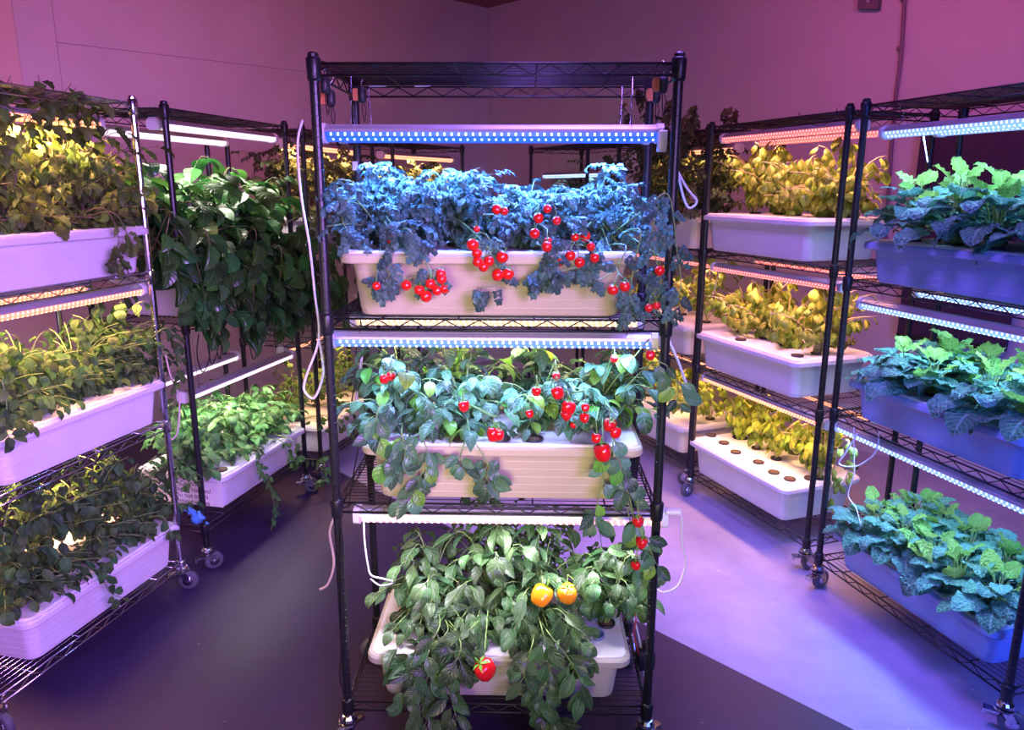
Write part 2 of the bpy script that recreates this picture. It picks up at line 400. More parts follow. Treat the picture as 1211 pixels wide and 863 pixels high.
# ------------------------------------------------------------------ grow lamps
LAMPM = {}
def lamp_meshes(key, lens_col, dot_col, le, de):
    if key in LAMPM: return LAMPM[key]
    def ext(sec, x0, x1, m, nm):
        b = MB(); k = len(sec)
        b.add([(x0, y, z) for y, z in sec]+[(x1, y, z) for y, z in sec],
              [tuple(range(k))[::-1], tuple(range(k, 2*k))]+[(i, (i+1) % k, k+(i+1) % k, k+i) for i in range(k)])
        return b.mesh(nm, m, smooth=False)
    hs = [(-.012, 0), (-.014, -.003), (-.026, -.012), (-.028, -.019), (.028, -.019), (.026, -.012), (.014, -.003), (.012, 0)]
    hm = ext(hs, -.43, .43, M_ALU, 'lamp_housing')
    ls = [(-.0265, -.019), (-.0255, -.030), (-.016, -.040), (0, -.043), (.016, -.040), (.0255, -.030), (.0265, -.019)]
    lm = ext(ls, -.425, .425, mat('lens_'+key, lens_col, .3, emit=lens_col, es=le), 'lamp_lens')
    dm_ = mat('diode_'+key, dot_col, .3, emit=dot_col, es=de)
    b = MB()
    for s in (-1, 1):
        for i in range(46):
            xx = -.412+i*.0183
            for (ya, za, yb, zb) in ((s*.0268, -.0215, s*.0262, -.0285), (s*.0220, -.0352, s*.0178, -.0396)):
                ny, nz = (s*.0006, 0) if ya == s*.0268 else (s*.0004, -.0006)
                o = .004 if ya != s*.0268 else 0
                v = [(xx-.0024+o, ya+ny, za+nz), (xx+.0024+o, ya+ny, za+nz), (xx+.0024+o, yb+ny, zb+nz), (xx-.0024+o, yb+ny, zb+nz)]
                b.add(v, [(0, 1, 2, 3)])
    dd = b.mesh('diode_row', dm_, smooth=False)
    b = MB(); 
    cs = [(-.016, .003), (-.030, -.010), (-.030, -.036), (-.016, -.046), (.016, -.046), (.030, -.036), (.030, -.010), (.016, .003)]
    cm = ext(cs, -.012, .006, M_WHITEP, 'end_cap')
    LAMPM[key] = (hm, lm, dd, cm); return LAMPM[key]
LK = {  # key: lens colour, diode colour, lens strength, diode strength, light colour
 'blue': ((.02, .10, 1.0), (.60, .78, 1.0), 1.3, 3.4, (.09, .22, 1.0)),
 'bluewhite': ((.10, .22, 1.0), (.85, .92, 1.0), 1.1, 5, (.30, .44, 1.0)),
 'cool': ((.30, .50, 1.0), (.9, .97, 1.0), .9, 2.6, (.27, .50, 1.0)),
 'white': ((.80, .62, .78), (1, .95, .98), 1.2, 2.2, (1.0, .92, .80)),
 'pinkwhite': ((1.0, .50, .56), (1, .85, .8), 1.0, 2.6, (.90, .84, 1.0)),
 'warmwhite': ((1.0, .68, .40), (1, .9, .75), 1.0, 2.6, (1.0, .74, .48)),
 'pink': ((1.0, .20, .20), (1, .62, .55), 1.0, 1.7, (1.0, .42, .32)),
 'warm': ((1.0, .34, .16), (1, .75, .55), 1.3, 2.4, (1.0, .50, .20))}
LP = .50
def lamp(n, lx, ly, ztop, key, power, label, hang=.10, tilt=0, light=True):
    lc, dc, le, de, ac = LK[key]; hm, lm, dd, cm = lamp_meshes(key, lc, dc, le, de)
    x, y, t = rk(n); r = empty('grow_lamp', rp(n, lx, ly, ztop), t); tag(r, label, 'lamp', 'grow lamps')
    r.rotation_euler = (0, tilt, t)
    link('lamp_housing', hm, r); le_ = link('lamp_lens', lm, r); tag(link('diode_row', dd, le_), kind='stuff')
    for s in (-1, 1):
        c = link('end_cap', cm, r); c.location = (s*.436, 0, 0)
    for s in (-.36, .36):
        b = MB(); b.tube([(s, -.016, -.002), (s, -.020, -.004), (s, 0, hang), (s, .020, -.004), (s, .016, -.002)], .0012, 5)
        b.build('hanger_wire', M_CHROME, r)
    if light:
        l = bpy.data.lights.new('lamp_light', 'AREA'); l.shape = 'RECTANGLE'; l.size = .84; l.size_y = .04; l.spread = radians(128); l.energy = power*LP; l.color = ac
        o = bpy.data.objects.new('lamp_light', l); COL.objects.link(o); o.parent = r; o.location = (0, 0, -.046)
    return r
# centre
lamp('C', -.015, .10, 1.790, 'blue', 80, 'front blue grow lamp hanging under the top shelf of the central rack', .12)
lamp('C', -.015, .32, 1.80, 'blue', 36, 'rear blue grow lamp hanging under the top shelf of the central rack', .11)
lamp('C', -.01, .07, 1.252, 'bluewhite', 16, 'front blue white grow lamp above the middle tub of the central rack', .03)
lamp('C', -.01, .34, 1.262, 'warmwhite', 7, 'rear warm white grow lamp above the middle tub of the central rack', .02)
lamp('C', .04, .06, .742, 'pinkwhite', 11, 'pinkish white grow lamp above the lowest tub of the central rack', .02)
# right row
lamp('R1', .0, .10, 1.855, 'cool', 13, 'cool white grow lamp at the top of the nearest right rack', .06)
lamp('R1', .0, .34, 1.868, 'cool', 6, 'rear cool white grow lamp at the top of the nearest right rack', .05)
lamp('R1', .0, .08, 1.225, 'cool', 12, 'front cool white grow lamp above the middle greens of the nearest right rack', .05)
lamp('R1', .0, .34, 1.262, 'cool', 5, 'rear cool white grow lamp above the middle greens of the nearest right rack', .02)
lamp('R1', .0, .03, .735, 'cool', 12, 'front cool white grow lamp above the lowest greens of the nearest right rack', .02)
lamp('R1', .0, .36, .740, 'cool', 5, 'rear cool white grow lamp above the lowest greens of the nearest right rack', .02)
lamp('R2', .0, .08, 1.895, 'pink', 11, 'front pink grow lamp at the top of the second right rack', .02)
lamp('R2', .0, .30, 1.885, 'pink', 9, 'rear pink grow lamp at the top of the second right rack', .03)
lamp('R2', -.02, .09, 1.262, 'pink', 10, 'front pink grow lamp above the middle basil of the second right rack', .03)
lamp('R2', .02, .32, 1.29, 'pink', 8, 'rear pink grow lamp above the middle basil of the second right rack', .01)
lamp('R2', .0, .06, .682, 'warm', 10, 'front warm grow lamp above the lowest basil of the second right rack', .01)
lamp('R2', .0, .32, .682, 'warm', 7, 'rear warm grow lamp above the lowest basil of the second right rack', .01)
lamp('R3', .0, .20, 1.86, 'warm', 11, 'warm grow lamp at the top of the third right rack', .05)
lamp('R3', .0, .15, 1.25, 'pink', 7, 'pink grow lamp above the middle tub of the third right rack', .02)
lamp('R3', .0, .20, .68, 'warm', 8, 'warm grow lamp above the lowest tub of the third right rack', .01)
lamp('B', .0, .12, 1.75, 'cool', 5, 'pale blue grow lamp hanging in the distant rack by the far corner', .12)
# left row
lamp('L1', .02, .17, 1.880, 'warm', 60, 'bright warm grow lamp among the leaves at the top of the chrome left rack', .03)
lamp('L1', .0, .05, 1.275, 'warm', 16, 'front pinkish warm grow lamp above the middle tub of the chrome left rack', .01)
lamp('L1', .0, .30, 1.280, 'warm', 26, 'rear warm grow lamp above the middle tub of the chrome left rack', .01)
lamp('L1', .0, .34, .672, 'warm', 40, 'warm grow lamp behind the leaves above the lowest tub of the chrome left rack', .02)
lamp('L2', .06, .10, 1.895, 'white', 17, 'front white grow lamp at the top of the black rack with the notice', .02)
lamp('L2', .0, .34, 1.875, 'white', 8, 'rear white grow lamp at the top of the black rack with the notice', .04)
lamp('L2', .05, .08, .785, 'white', 12, 'front white grow lamp above the nettles beside the printed notice', .30)
lamp('L2', -.05, .34, .785, 'white', 10, 'rear white grow lamp above the nettles beside the printed notice', .30)
lamp('L3', .0, .12, 1.875, 'warm', 26, 'warm grow lamp at the top of the third left rack', .03)
lamp('L3', .0, .20, .77, 'warm', 14, 'warm grow lamp above the low tub of the third left rack', .01)
lamp('L4', .0, .10, 1.865, 'warm', 32, 'warm grow lamp at the top of the farthest left rack', .03)
lamp('L4', .0, .20, 1.26, 'warm', 8, 'warm grow lamp on the middle level of the farthest left rack', .01)

# ------------------------------------------------------------------ tubs
TL, TW, TH = .385, .23, .155     # half length, half width of the lip; height
def rring(hx, hy, r, z, seg=9):
    out = []
    for (sx, sy, a0) in ((1, 1, 0), (-1, 1, 90), (-1, -1, 180), (1, -1, 270)):
        for k in range(seg+1):
            a = radians(a0+90*k/seg); out.append((sx*(hx-r)+r*cos(a), sy*(hy-r)+r*sin(a), z))
    return out
def loft(rings, cap0=True, cap1=True):
    b = MB(); n = len(rings[0])
    for r in rings: b.v += r
    for i in range(len(rings)-1):
        for k in range(n): b.f.append((i*n+k, i*n+(k+1) % n, (i+1)*n+(k+1) % n, (i+1)*n+k))
    if cap0: b.f.append(tuple(range(n))[::-1])
    if cap1: b.f.append(tuple((len(rings)-1)*n+k for k in range(n)))
    return b
TUBM = {}
def tub_meshes(key, m, h):
    if key in TUBM: return TUBM[key]
    R = [rring(TL-.050, TW-.050, .03, 0), rring(TL-.043, TW-.043, .036, .004), ]
    z = .02
    while z < h-.035:
        f = z/h; i0 = .042-.016*f
        R += [rring(TL-i0, TW-i0, .036, z), rring(TL-i0+.0003, TW-i0+.0003, .036, z+.0015), rring(TL-i0, TW-i0, .036, z+.003)]; z += .0235
    R += [rring(TL-.026, TW-.026, .036, h-.026), rring(TL-.002, TW-.002, .04, h-.025), rring(TL, TW, .04, h-.022), rring(TL, TW, .04, h-.006), rring(TL-.004, TW-.004, .04, h)]
    body = loft(R).mesh('tub_body', m, smooth=False)
    L = [rring(TL-.012, TW-.012, .035, h-.003), rring(TL-.012, TW-.012, .035, h+.004), rring(TL-.016, TW-.016, .033, h+.007), rring(TL-.045, TW-.045, .02, h+.005)]
    lid = loft(L).mesh('tub_lid', M_LID, smooth=False)
    TUBM[key] = (body, lid); return TUBM[key]
TUBS = {}
def tub(n, lev, cx, key, m, label, h=TH, yc=None):
    z = RACKS[n][4][lev]+.0045; yc = (TW-.015) if yc is None else yc
    b, l = tub_meshes(key, m, h); t = rk(n)[2]
    o = empty('planter_tub', rp(n, cx, yc, z), t); tag(o, label, 'tub', 'planter tubs')
    link('tub_body', b, o); link('tub_lid', l, o)
    TUBS[(n, lev)] = (cx, yc, z+h+.006); return o
NTH = ['leftmost', 'second from the left', 'third from the left', 'fourth from the left', 'fifth from the left', 'sixth from the left', 'seventh from the left', 'eighth from the left', 'ninth from the left', 'rightmost']
RN = {'C': 'central rack', 'R1': 'nearest right rack', 'R2': 'second right rack', 'R3': 'third right rack', 'B': 'distant corner rack',
      'L1': 'chrome left rack', 'L2': 'left rack with notice', 'L3': 'third left rack', 'L4': 'farthest left rack'}
VN = {0: 'top', 1: 'middle', 2: 'lowest'}
tub('C', 0, -.02, 'be', M_BEIGE, 'beige tub of tomato plants on the top shelf of the central rack', .165)
tub('C', 1, .015, 'be', M_BEIGE, 'beige tub of pepper plants on the middle shelf of the central rack', .165)
tub('C', 2, .005, 'bw', mat('cream_plastic', (.50, .46, .38), .4), 'cream tub with two blue plug lids on the lowest shelf of the central rack', TH)
for lv in (0, 1, 2):
    tub('R2', lv, -.09, 'wt', M_TUBW, f'white tub of basil on the {VN[lv]} shelf of the second right rack', .175)
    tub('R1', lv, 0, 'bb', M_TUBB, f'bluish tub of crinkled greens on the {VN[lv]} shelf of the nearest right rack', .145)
    tub('R3', lv, -.02, 'wt2', M_TUBW, f'pink lit white tub on the {VN[lv]} shelf of the third right rack', .165)
    tub('L1', lv, .08, 'wt2', M_TUBW, f'white tub on the {VN[lv]} shelf of the chrome left rack', .165)
TL2 = tub('L2', 2, .075, 'wt2', M_TUBW, 'white tub of nettles carrying a printed notice on its end', .165)
tub('L2', 0, .03, 'wt2', M_TUBW, 'white tub hidden under dark broad leaves on the left row', .165)
tub('L3', 2, -.0, 'wt2', M_TUBW, 'white low tub of the third left rack seen past the central rack post', .165)
tub('L3', 0, -.0, 'wt2', M_TUBW, 'white high tub of the third left rack behind dark leaves', .165)
tub('L4', 0, .0, 'wt2', M_TUBW, 'white high tub of the farthest left rack behind the tomato leaves', .165)
tub('L4', 1, .0, 'wt2', M_TUBW, 'white middle tub of the farthest left rack', .165)
tub('B', 0, .0, 'wt2', M_TUBW, 'white tub in the distant corner rack', .165)

# net pots and plug lids
b = MB(); b.lathe([(.020, -.002), (.0262, -.001), (.0275, .002), (.027, .0075), (.0235, .008), (.0225, .0045), (.0005, .0045)], 16); POT = b.mesh('net_pot', M_POT)
b = MB(); b.lathe([(.022, 0), (.0222, .0025), (.017, .007), (.0005, .0085)], 12); PLUG = b.mesh('growing_plug', M_PLUG)
b = MB(); b.lathe([(.0265, 0), (.0275, .004), (.0268, .009), (.024, .010), (.0235, .0085), (.009, .0085), (.0085, .010), (.0005, .010)], 20); LIDM = b.mesh('plug_lid', M_BLUELID)
def pots_at(n, lev, pts, label, plug=True):
    for i, (u, v) in enumerate(sorted(pts)):
        P = at_z(u, v, TUBS[(n, lev)][2])
        w_ = (', '+(NTH[i] if i < len(pts)-1 else 'rightmost')) if len(pts) > 1 else ''
        o = link('net_pot', POT, None, label=label+w_, cat='pot', group=label+'s'); o.location = P
        if plug: link('growing_plug', PLUG, o)
pots_at('R2', 2, [(841, 515), (856, 524), (878, 518), (870, 535), (897, 547), (915, 559), (934, 567), (958, 566), (1008, 553), (939, 536)], 'bare black net pot in the lowest basil tub')
pots_at('R2', 1, [(876, 402), (943, 421), (970, 417), (1003, 407), (985, 404)], 'bare black net pot in the middle basil tub')
pots_at('C', 2, [(474, 744), (512, 748), (697, 706), (695, 685)], 'bare black net pot in the lowest central tub')
pots_at('C', 1, [(631, 520), (545, 520), (592, 520)], 'bare black net pot in the middle central tub')
pots_at('R1', 1, [(1036, 443), (1056, 449), (1077, 457)], 'bare net pot in the middle crinkled greens tub')
pots_at('R1', 2, [(1012, 625), (1175, 733)], 'bare net pot in the lowest crinkled greens tub')
pots_at('L2', 2, [(262, 556)], 'black net pot in the lid of the nettle tub')
for (u, v), lb in (((703, 728), 'rear round grey blue plug lid on the lowest central tub'), ((704, 752), 'front round grey blue plug lid on the lowest central tub')):
    o = link('plug_lid', LIDM, None, label=lb, cat='lid', group='round plug lids'); o.location = at_z(u, v, TUBS[('C', 2)][2])

# ------------------------------------------------------------------ leaves
def blade(b, org, fwd, side, up, L, W, nv, nu, fold, droop, a, e, serr=0, crin=0, seed=0, uvs=None, cup=0, frill=0):
    "one leaf blade on the builder b; v runs to the tip"
    r = random.Random(seed); base = len(b.v); P = Vector(org); ang = 0; prev = 0
    ph1, ph2 = r.uniform(0, 6), r.uniform(0, 6)
    rows = []
    pos = Vector(org)
    for i in range(nv+1):
        v = i/nv
        an = droop*v*v*1.2
        if i:
            st = L/nv; mid_an = droop*((i-.5)/nv)**2*1.2
            pos = pos + fwd*(cos(mid_an)*st) - up*(sin(mid_an)*st)
        nrm = up*cos(an) + fwd*sin(an)
        w_ = W*max(0, sin(pi*min(1, v**a)))**e if 0 < i < nv else (W*.10 if i == 0 else 0.004)
        if serr and 0 < i < nv: w_ *= 1 + serr*(1 if i % 2 else -1)
        row = []
        for j in range(nu+1):
            u = -1+2*j/nu
            h = fold*abs(u)*w_ - cup*u*u*w_
            if crin: h += crin*W*(sin(v*17+u*3+ph1)*.5+sin(u*9+v*7+ph2)*.5)*(.3+.7*abs(u))
            if frill: h += frill*W*sin(v*26+ph1)*u*u
            row.append(len(b.v)); q = pos + side*(u*w_) + nrm*h; b.v.append(tuple(q)); b.uv.append((.5+u*.5, v))
        rows.append(row)
    for i in range(nv):
        for j in range(nu):
            b.f.append((rows[i][j], rows[i][j+1], rows[i+1][j+1], rows[i+1][j]))
X, Y, Z = Vector((1, 0, 0)), Vector((0, 1, 0)), Vector((0, 0, 1))
def petiole(b, p0, p1, w):
    k = len(b.v); p0 = Vector(p0); p1 = Vector(p1)
    for p in (p0, p1):
        for o in (X*w, Z*w, -X*w): b.v.append(tuple(p+o)); b.uv.append((.5, .5))
    b.f += [(k, k+1, k+4, k+3), (k+1, k+2, k+5, k+4), (k+2, k, k+3, k+5)]
def simple_leaf(nm, m, W, a=.85, e=.8, fold=.3, droop=.6, serr=0, crin=0, cup=0, frill=0, nv=6, nu=4, seed=0, pet=.22, pw=.012):
    b = MB(); b.uv = []
    petiole(b, (0, 0, 0), (0, pet, .0), pw)
    blade(b, (0, pet*.9, 0), Y, X, Z, 1-pet*.5, W, nv, nu, fold, droop, a, e, serr, crin, seed, cup=cup, frill=frill)
    return b.mesh(nm, m)
def compound_leaf(nm, m, seed, curl=.8):
    r = random.Random(seed); b = MB(); b.uv = []
    petiole(b, (0, 0, 0), (0, .55, .03), .014)
    petiole(b, (0, .5, .03), (0, .75, -.03), .010)
    for k, yy in enumerate((.25, .42, .60)):
        for s in (-1, 1):
            a = radians(r.uniform(45, 75)); f = Vector((s*sin(a), cos(a), r.uniform(-.3, .2))).normalized()
            sd = f.cross(Z).normalized(); up = sd.cross(f).normalized()
            blade(b, (0, yy+r.uniform(-.03, .03), .03), f, sd, up, r.uniform(.26, .36), r.uniform(.09, .13), 3, 2, .4, curl*r.uniform(.4, 1.5), .8, .8, 0, .3, r.random())
    blade(b, (0, .68, .0), Vector((0, 1, -.3)).normalized(), X, Vector((0, .3, 1)).normalized(), .38, .14, 4, 2, .4, curl, .8, .8, .1, .2, seed)
    return b.mesh(nm, m)
SP = {}
def species(key, leaves, stem, size, **k):
    SP[key] = dict(leaves=leaves, stem=stem, size=size, **k)
def variants(fn, n): return [fn(i) for i in range(n)]
RR = random.Random(3)
m_tom = leaf_mat('tomato_leaf', (.065, .15, .115), (.22, .34, .34), .4, 6, .42, .2, var=.6, spec=.5)
m_tomd = leaf_mat('dark_tomato_leaf', (.09, .13, .05), (.22, .26, .12), .4, 6, .5, .3, var=.6)
m_pep = leaf_mat('pepper_leaf', (.06, .17, .07), (.42, .52, .42), .55, 5, .36, .18, var=.65, spec=.5)
m_pep2 = leaf_mat('young_pepper_leaf', (.22, .52, .06), (.4, .6, .2), .4, 5, .4, .35, var=.2)
m_low = leaf_mat('variegated_pepper_leaf', (.055, .14, .04), (.36, .44, .30), .6, 5, .36, .22, var=.55, spec=.5)
m_broad = leaf_mat('broad_bean_leaf', (.03, .12, .02), (.09, .22, .05), .4, 6, .32, .25, var=.55, spec=.6)
m_herb = leaf_mat('herb_leaf', (.06, .14, .035), (.18, .28, .14), .4, 6, .5, .32, var=.5, spec=.35)
m_herbt = leaf_mat('serrated_herb_leaf', (.10, .17, .035), (.30, .30, .12), .4, 6, .5, .38, var=.55)
m_net = leaf_mat('nettle_leaf', (.09, .24, .06), (.2, .36, .14), .4, 7, .45, .3, var=.4)
m_bas = leaf_mat('basil_leaf', (.30, .42, .045), (.50, .58, .16), .35, 5, .36, .3, var=.5)
m_green = leaf_mat('crinkled_green_leaf', (.11, .34, .22), (.42, .66, .50), .62, 8, .42, .25, crinkle=11, var=.35, spec=.5)
m_greenl = leaf_mat('pale_inner_green_leaf', (.30, .56, .10), (.55, .75, .3), .45, 8, .42, .35, crinkle=11, var=.2)
species('tomato', variants(lambda i: compound_leaf('tomato_leaf', m_tom, 20+i, .9+.3*i), 5), M_STEMG, (.048, .080))
species('tomato_dark', variants(lambda i: compound_leaf('tomato_leaf', m_tomd, 40+i, .7+.3*i), 4), M_STEMD, (.07, .11))
sl = lambda nm, m, W, **k: (lambda i: simple_leaf(nm, m, W*(1+.12*(i % 3-1)), droop=[.3, .8, 1.3, .6, 1.7][i % 5], fold=[.25, .45, .1, .6, .3][i % 5], seed=i, **k))
species('pepper', variants(sl('pepper_leaf', m_pep, .27, a=.78, e=.9, crin=.06), 5)+variants(sl('pepper_leaf', m_pep, .29, a=.78, e=.9, crin=.1), 4)+[simple_leaf('pepper_leaf', m_pep2, .30, seed=9, droop=.9)], M_STEMG, (.050, .085), pale=.06)
species('pepper_low', variants(sl('pepper_leaf', m_low, .24, a=.78, e=.95, crin=.08), 5), M_STEMG, (.050, .095))
species('broad', variants(sl('broad_leaf', m_broad, .36, a=.66, e=.85, crin=.04), 5), M_STEMD, (.085, .14))
species('herb', variants(sl('herb_leaf', m_herb, .33, a=.75, e=.75, crin=.05), 5), M_STEMG, (.036, .060))
species('herb_top', variants(sl('herb_leaf', m_herbt, .30, a=.72, e=.8, serr=.16, crin=.1), 5), M_STEMD, (.042, .072))
species('nettle', variants(sl('nettle_leaf', m_net, .31, a=.68, e=.85, serr=.08, crin=.06), 5), M_STEMG, (.040, .068))
species('basil', variants(lambda i: simple_leaf('basil_leaf', m_bas, .30, a=.8, e=.75, droop=[1.0, 1.6, 2.2, 1.3][i], fold=.0, cup=.35, seed=i), 4), M_STEMY, (.045, .080))
GL = [simple_leaf('green_leaf', m_green, .40*(1+.1*(i-1)), a=.62, e=.6, droop=[.5, 1.0, 1.5][i], fold=.1, crin=.12, frill=.12, nv=8, nu=6, seed=i, pet=.25, pw=.02) for i in range(3)]
GI = [simple_leaf('green_leaf', m_greenl, .36, a=.62, e=.6, droop=[.2, .6][i], fold=.35, crin=.15, frill=.15, nv=8, nu=6, seed=5+i, pet=.2, pw=.02) for i in range(2)]

def bez(p0, p1, p2, n=6):
    return [p0*(1-t)**2 + p1*2*t*(1-t) + p2*t*t for t in [i/n for i in range(n+1)]]
def put_leaf(root, me, pos, d, up, s, nm='leaf'):
    d = d.normalized(); sd = d.cross(up)
    if sd.length < 1e-4: sd = d.orthogonal()
    sd.normalize(); n = sd.cross(d)
    o = bpy.data.objects.new(nm, me); COL.objects.link(o); o.parent = root
    o.matrix_local = Matrix(((sd.x*s, d.x*s, n.x*s, pos.x), (sd.y*s, d.y*s, n.y*s, pos.y), (sd.z*s, d.z*s, n.z*s, pos.z), (0, 0, 0, 1)))
    return o
RG = random.Random(11)
LEAVES = 0
def grow(name, label, cat, group, base, ends, sp, per=7, t0=.3, rs=.0022, drapes=(), front=None, droop=(.1, .8), lift=.10, dskip=.45, dsz=.85, skirt=()):
    """a plant: base point, branch end points (world), trailing shoots (lists of world points).
    front: unit vector towards the aisle, leaves of trailing shoots face it"""
    global LEAVES
    s = SP[sp]; root = empty(name, base); tag(root, label, cat, group); base = Vector(base)
    mb = MB(); c = sum((Vector(e) for e in ends), Vector())/max(1, len(ends))
    for e in list(ends)+list(skirt):
        e = Vector(e)-base
        mid = Vector((e.x*.25, e.y*.25, max(e.z*.9, .05)+lift*.5)) if e.z > -.02 else Vector((e.x*.7, e.y*.7, lift+.04))
        P = bez(Vector((RG.uniform(-.006, .006), RG.uniform(-.006, .006), 0)), mid, e)
        mb.tube(P, rs, 5, False, rs*.5)
        ga = RG.uniform(0, 6.28)
        for k in range(per):
            t = t0+(1-t0)*(k+RG.random()*.6)/per; t = min(t, 1)
            i = min(int(t*6), 5); p = P[i].lerp(P[i+1], t*6-i)
            ga += 2.4
            rad = Vector((p.x, p.y, 0)); rad = rad.normalized() if rad.length > 1e-3 else Vector((1, 0, 0))
            d = rad*.55 + Vector((cos(ga), sin(ga), 0))
            if k == per-1: d = (P[6]-P[5]).normalized()*1.2 + rad*.6
            d.normalize(); d.z = -RG.uniform(*droop)
            up = Vector((RG.uniform(-.35, .35), RG.uniform(-.35, .35), 1))
            if e.z < -.02 and front is not None: up = up*.35 + front
            put_leaf(root, RG.choice(s['leaves']), p, d, up, RG.uniform(*s['size'])); LEAVES += 1
    for dr in drapes:
        pts = smooth_path([Vector((0, 0, 0))]+[Vector(q)-base for q in dr], 5); mb.tube(pts, rs, 5, False, rs*.6)
        for i in range(6, len(pts)):
            p = pts[i]
            for q in (0, 1):
                if RG.random() < dskip: continue
                tdir = (pts[min(i+1, len(pts)-1)]-pts[i-1]).normalized()
                sd = tdir.cross(front if front is not None else Y).normalized()*(1 if q else -1)
                d = sd*RG.uniform(.4, 1) + (front if front is not None else -Y)*RG.uniform(.1, .7) + Vector((0, 0, -RG.uniform(.3, 1.3)))
                put_leaf(root, RG.choice(s['leaves']), p, d, (front if front is not None else -Y)+Z*RG.uniform(.1, .9), RG.uniform(*s['size'])*dsz); LEAVES += 1
    if mb.v: mb.build('stem', s['stem'], root)
    return root
ORD = {2: ['left', 'right'], 3: ['leftmost', 'middle', 'rightmost'], 4: ['leftmost', 'second from the left', 'third from the left', 'rightmost'],
       5: ['leftmost', 'second from the left', 'middle', 'fourth from the left', 'rightmost']}
def frontv(n): t = rk(n)[2]; return Vector((sin(t), -cos(t), 0))
def tub_plants(n, lev, name, desc, cat, sp, xs, hw, y0, y1, h, nb=12, per=7, over=0, oz=0, drapes={}, hvar=.25, zlow=.35, by=None, skirt=0, noskirt=(), **kw):
    """plants in a row in a tub. xs: local x of the stems, hw: half spread, over: number of shoots tumbling over the front, oz: how far they hang"""
    cx, yc, zt = TUBS[(n, lev)]; out = []
    for i, x in enumerate(xs):
        b = rp(n, x, (yc if by is None else by)+RG.uniform(-.05, .05), zt)
        hh = h*(1+RG.uniform(-hvar, hvar)); E = []
        for k in range(nb):
            fx = -1+2*(k+.5)/nb+RG.uniform(-.15, .15); fy = RG.random()
            z = zt + hh*(zlow+(1-zlow)*RG.random()**.6)*(1-.22*fx*fx)*(1-.25*(2*fy-1)**2)
            E.append(rp(n, x+fx*hw, y0+(y1-y0)*fy, z))
        SK = [] if i in noskirt else [rp(n, x+RG.uniform(-hw, hw), RG.uniform(-.02, .10), zt+RG.uniform(.01, .10)) for k in range(skirt)]
        for k in range(over):
            E.append(rp(n, x+RG.uniform(-hw, hw), y0-RG.uniform(.02, .10), zt-RG.uniform(.25, 1)*oz))
        lab = f'{desc}, {ORD[len(xs)][i]}, {RN[n]} {VN[lev]} shelf'
        p = bpy_pot(b, n, lev, ORD[len(xs)][i])
        r = grow(name, lab, cat, desc+f' in the {VN[lev]} tub of the {RN[n]}', b, E, sp, per, front=frontv(n), drapes=drapes.get(i, ()), skirt=SK, **kw)
        out.append(r)
    return out
def bpy_pot(b, n, lev, which):
    o = link('net_pot', POT, None, label=f'black net pot under the {which} plant, {RN[n]} {VN[lev]} shelf', cat='pot', group='net pots on the '+VN[lev]+' shelf of the '+RN[n]); o.location = b
    link('growing_plug', PLUG, o); return o
def pxs(n, ly, *uv): return [px(n, u, v, ly) for u, v in uv]

# --- central rack
CT = tub_plants('C', 0, 'tomato_plant', 'blue lit cherry tomato plant', 'plant', 'tomato', [-.31, -.12, .08, .27], .14, -.02, .43, .245, nb=30, per=10, zlow=.10, lift=.05, droop=(-.2, .8), skirt=3,
    drapes={0: [pxs('C', -.03, (455, 262), (465, 295), (455, 330), (450, 335)), pxs('C', -.04, (480, 270), (500, 300), (510, 330)), pxs('C', .02, (420, 235), (405, 260), (425, 290))],
            1: [pxs('C', -.03, (570, 275), (585, 300), (590, 335), (565, 340))], 2: [pxs('C', -.03, (640, 290), (660, 312), (640, 325), (628, 326)), pxs('C', -.03, (690, 290), (700, 310), (665, 320))],
            3: [pxs('C', -.05, (760, 250), (790, 230), (800, 290), (805, 340), (790, 370)), pxs('C', -.05, (755, 270), (750, 310), (745, 350), (750, 368)), pxs('C', -.05, (740, 290), (725, 320), (705, 332)),
                pxs('C', -.03, (775, 235), (770, 280), (780, 330), (770, 362))]})
CM = tub_plants('C', 1, 'pepper_plant', 'blue lit bushy plant with small red peppers', 'plant', 'pepper', [-.29, -.10, .12, .30], .15, .0, .46, .235, nb=24, per=10, zlow=.08, lift=.04, t0=.25, skirt=8, noskirt=(2,), dskip=.6,
    drapes={0: [pxs('C', -.03, (475, 510), (478, 530), (470, 550), (455, 540)), pxs('C', -.03, (500, 520), (505, 545), (490, 575), (482, 590)), pxs('C', -.02, (450, 480), (445, 520), (460, 540))],
            1: [pxs('C', -.03, (550, 520), (545, 545), (570, 560), (580, 572)), pxs('C', -.03, (560, 520), (575, 545), (583, 568))],
            3: [pxs('C', -.04, (720, 500), (735, 550), (745, 590), (755, 640), (750, 672)), pxs('C', -.04, (725, 520), (715, 560), (705, 600), (705, 618)), pxs('C', -.05, (770, 430), (800, 450), (800, 480)),
                pxs('C', -.04, (745, 600), (765, 640), (775, 665))]})
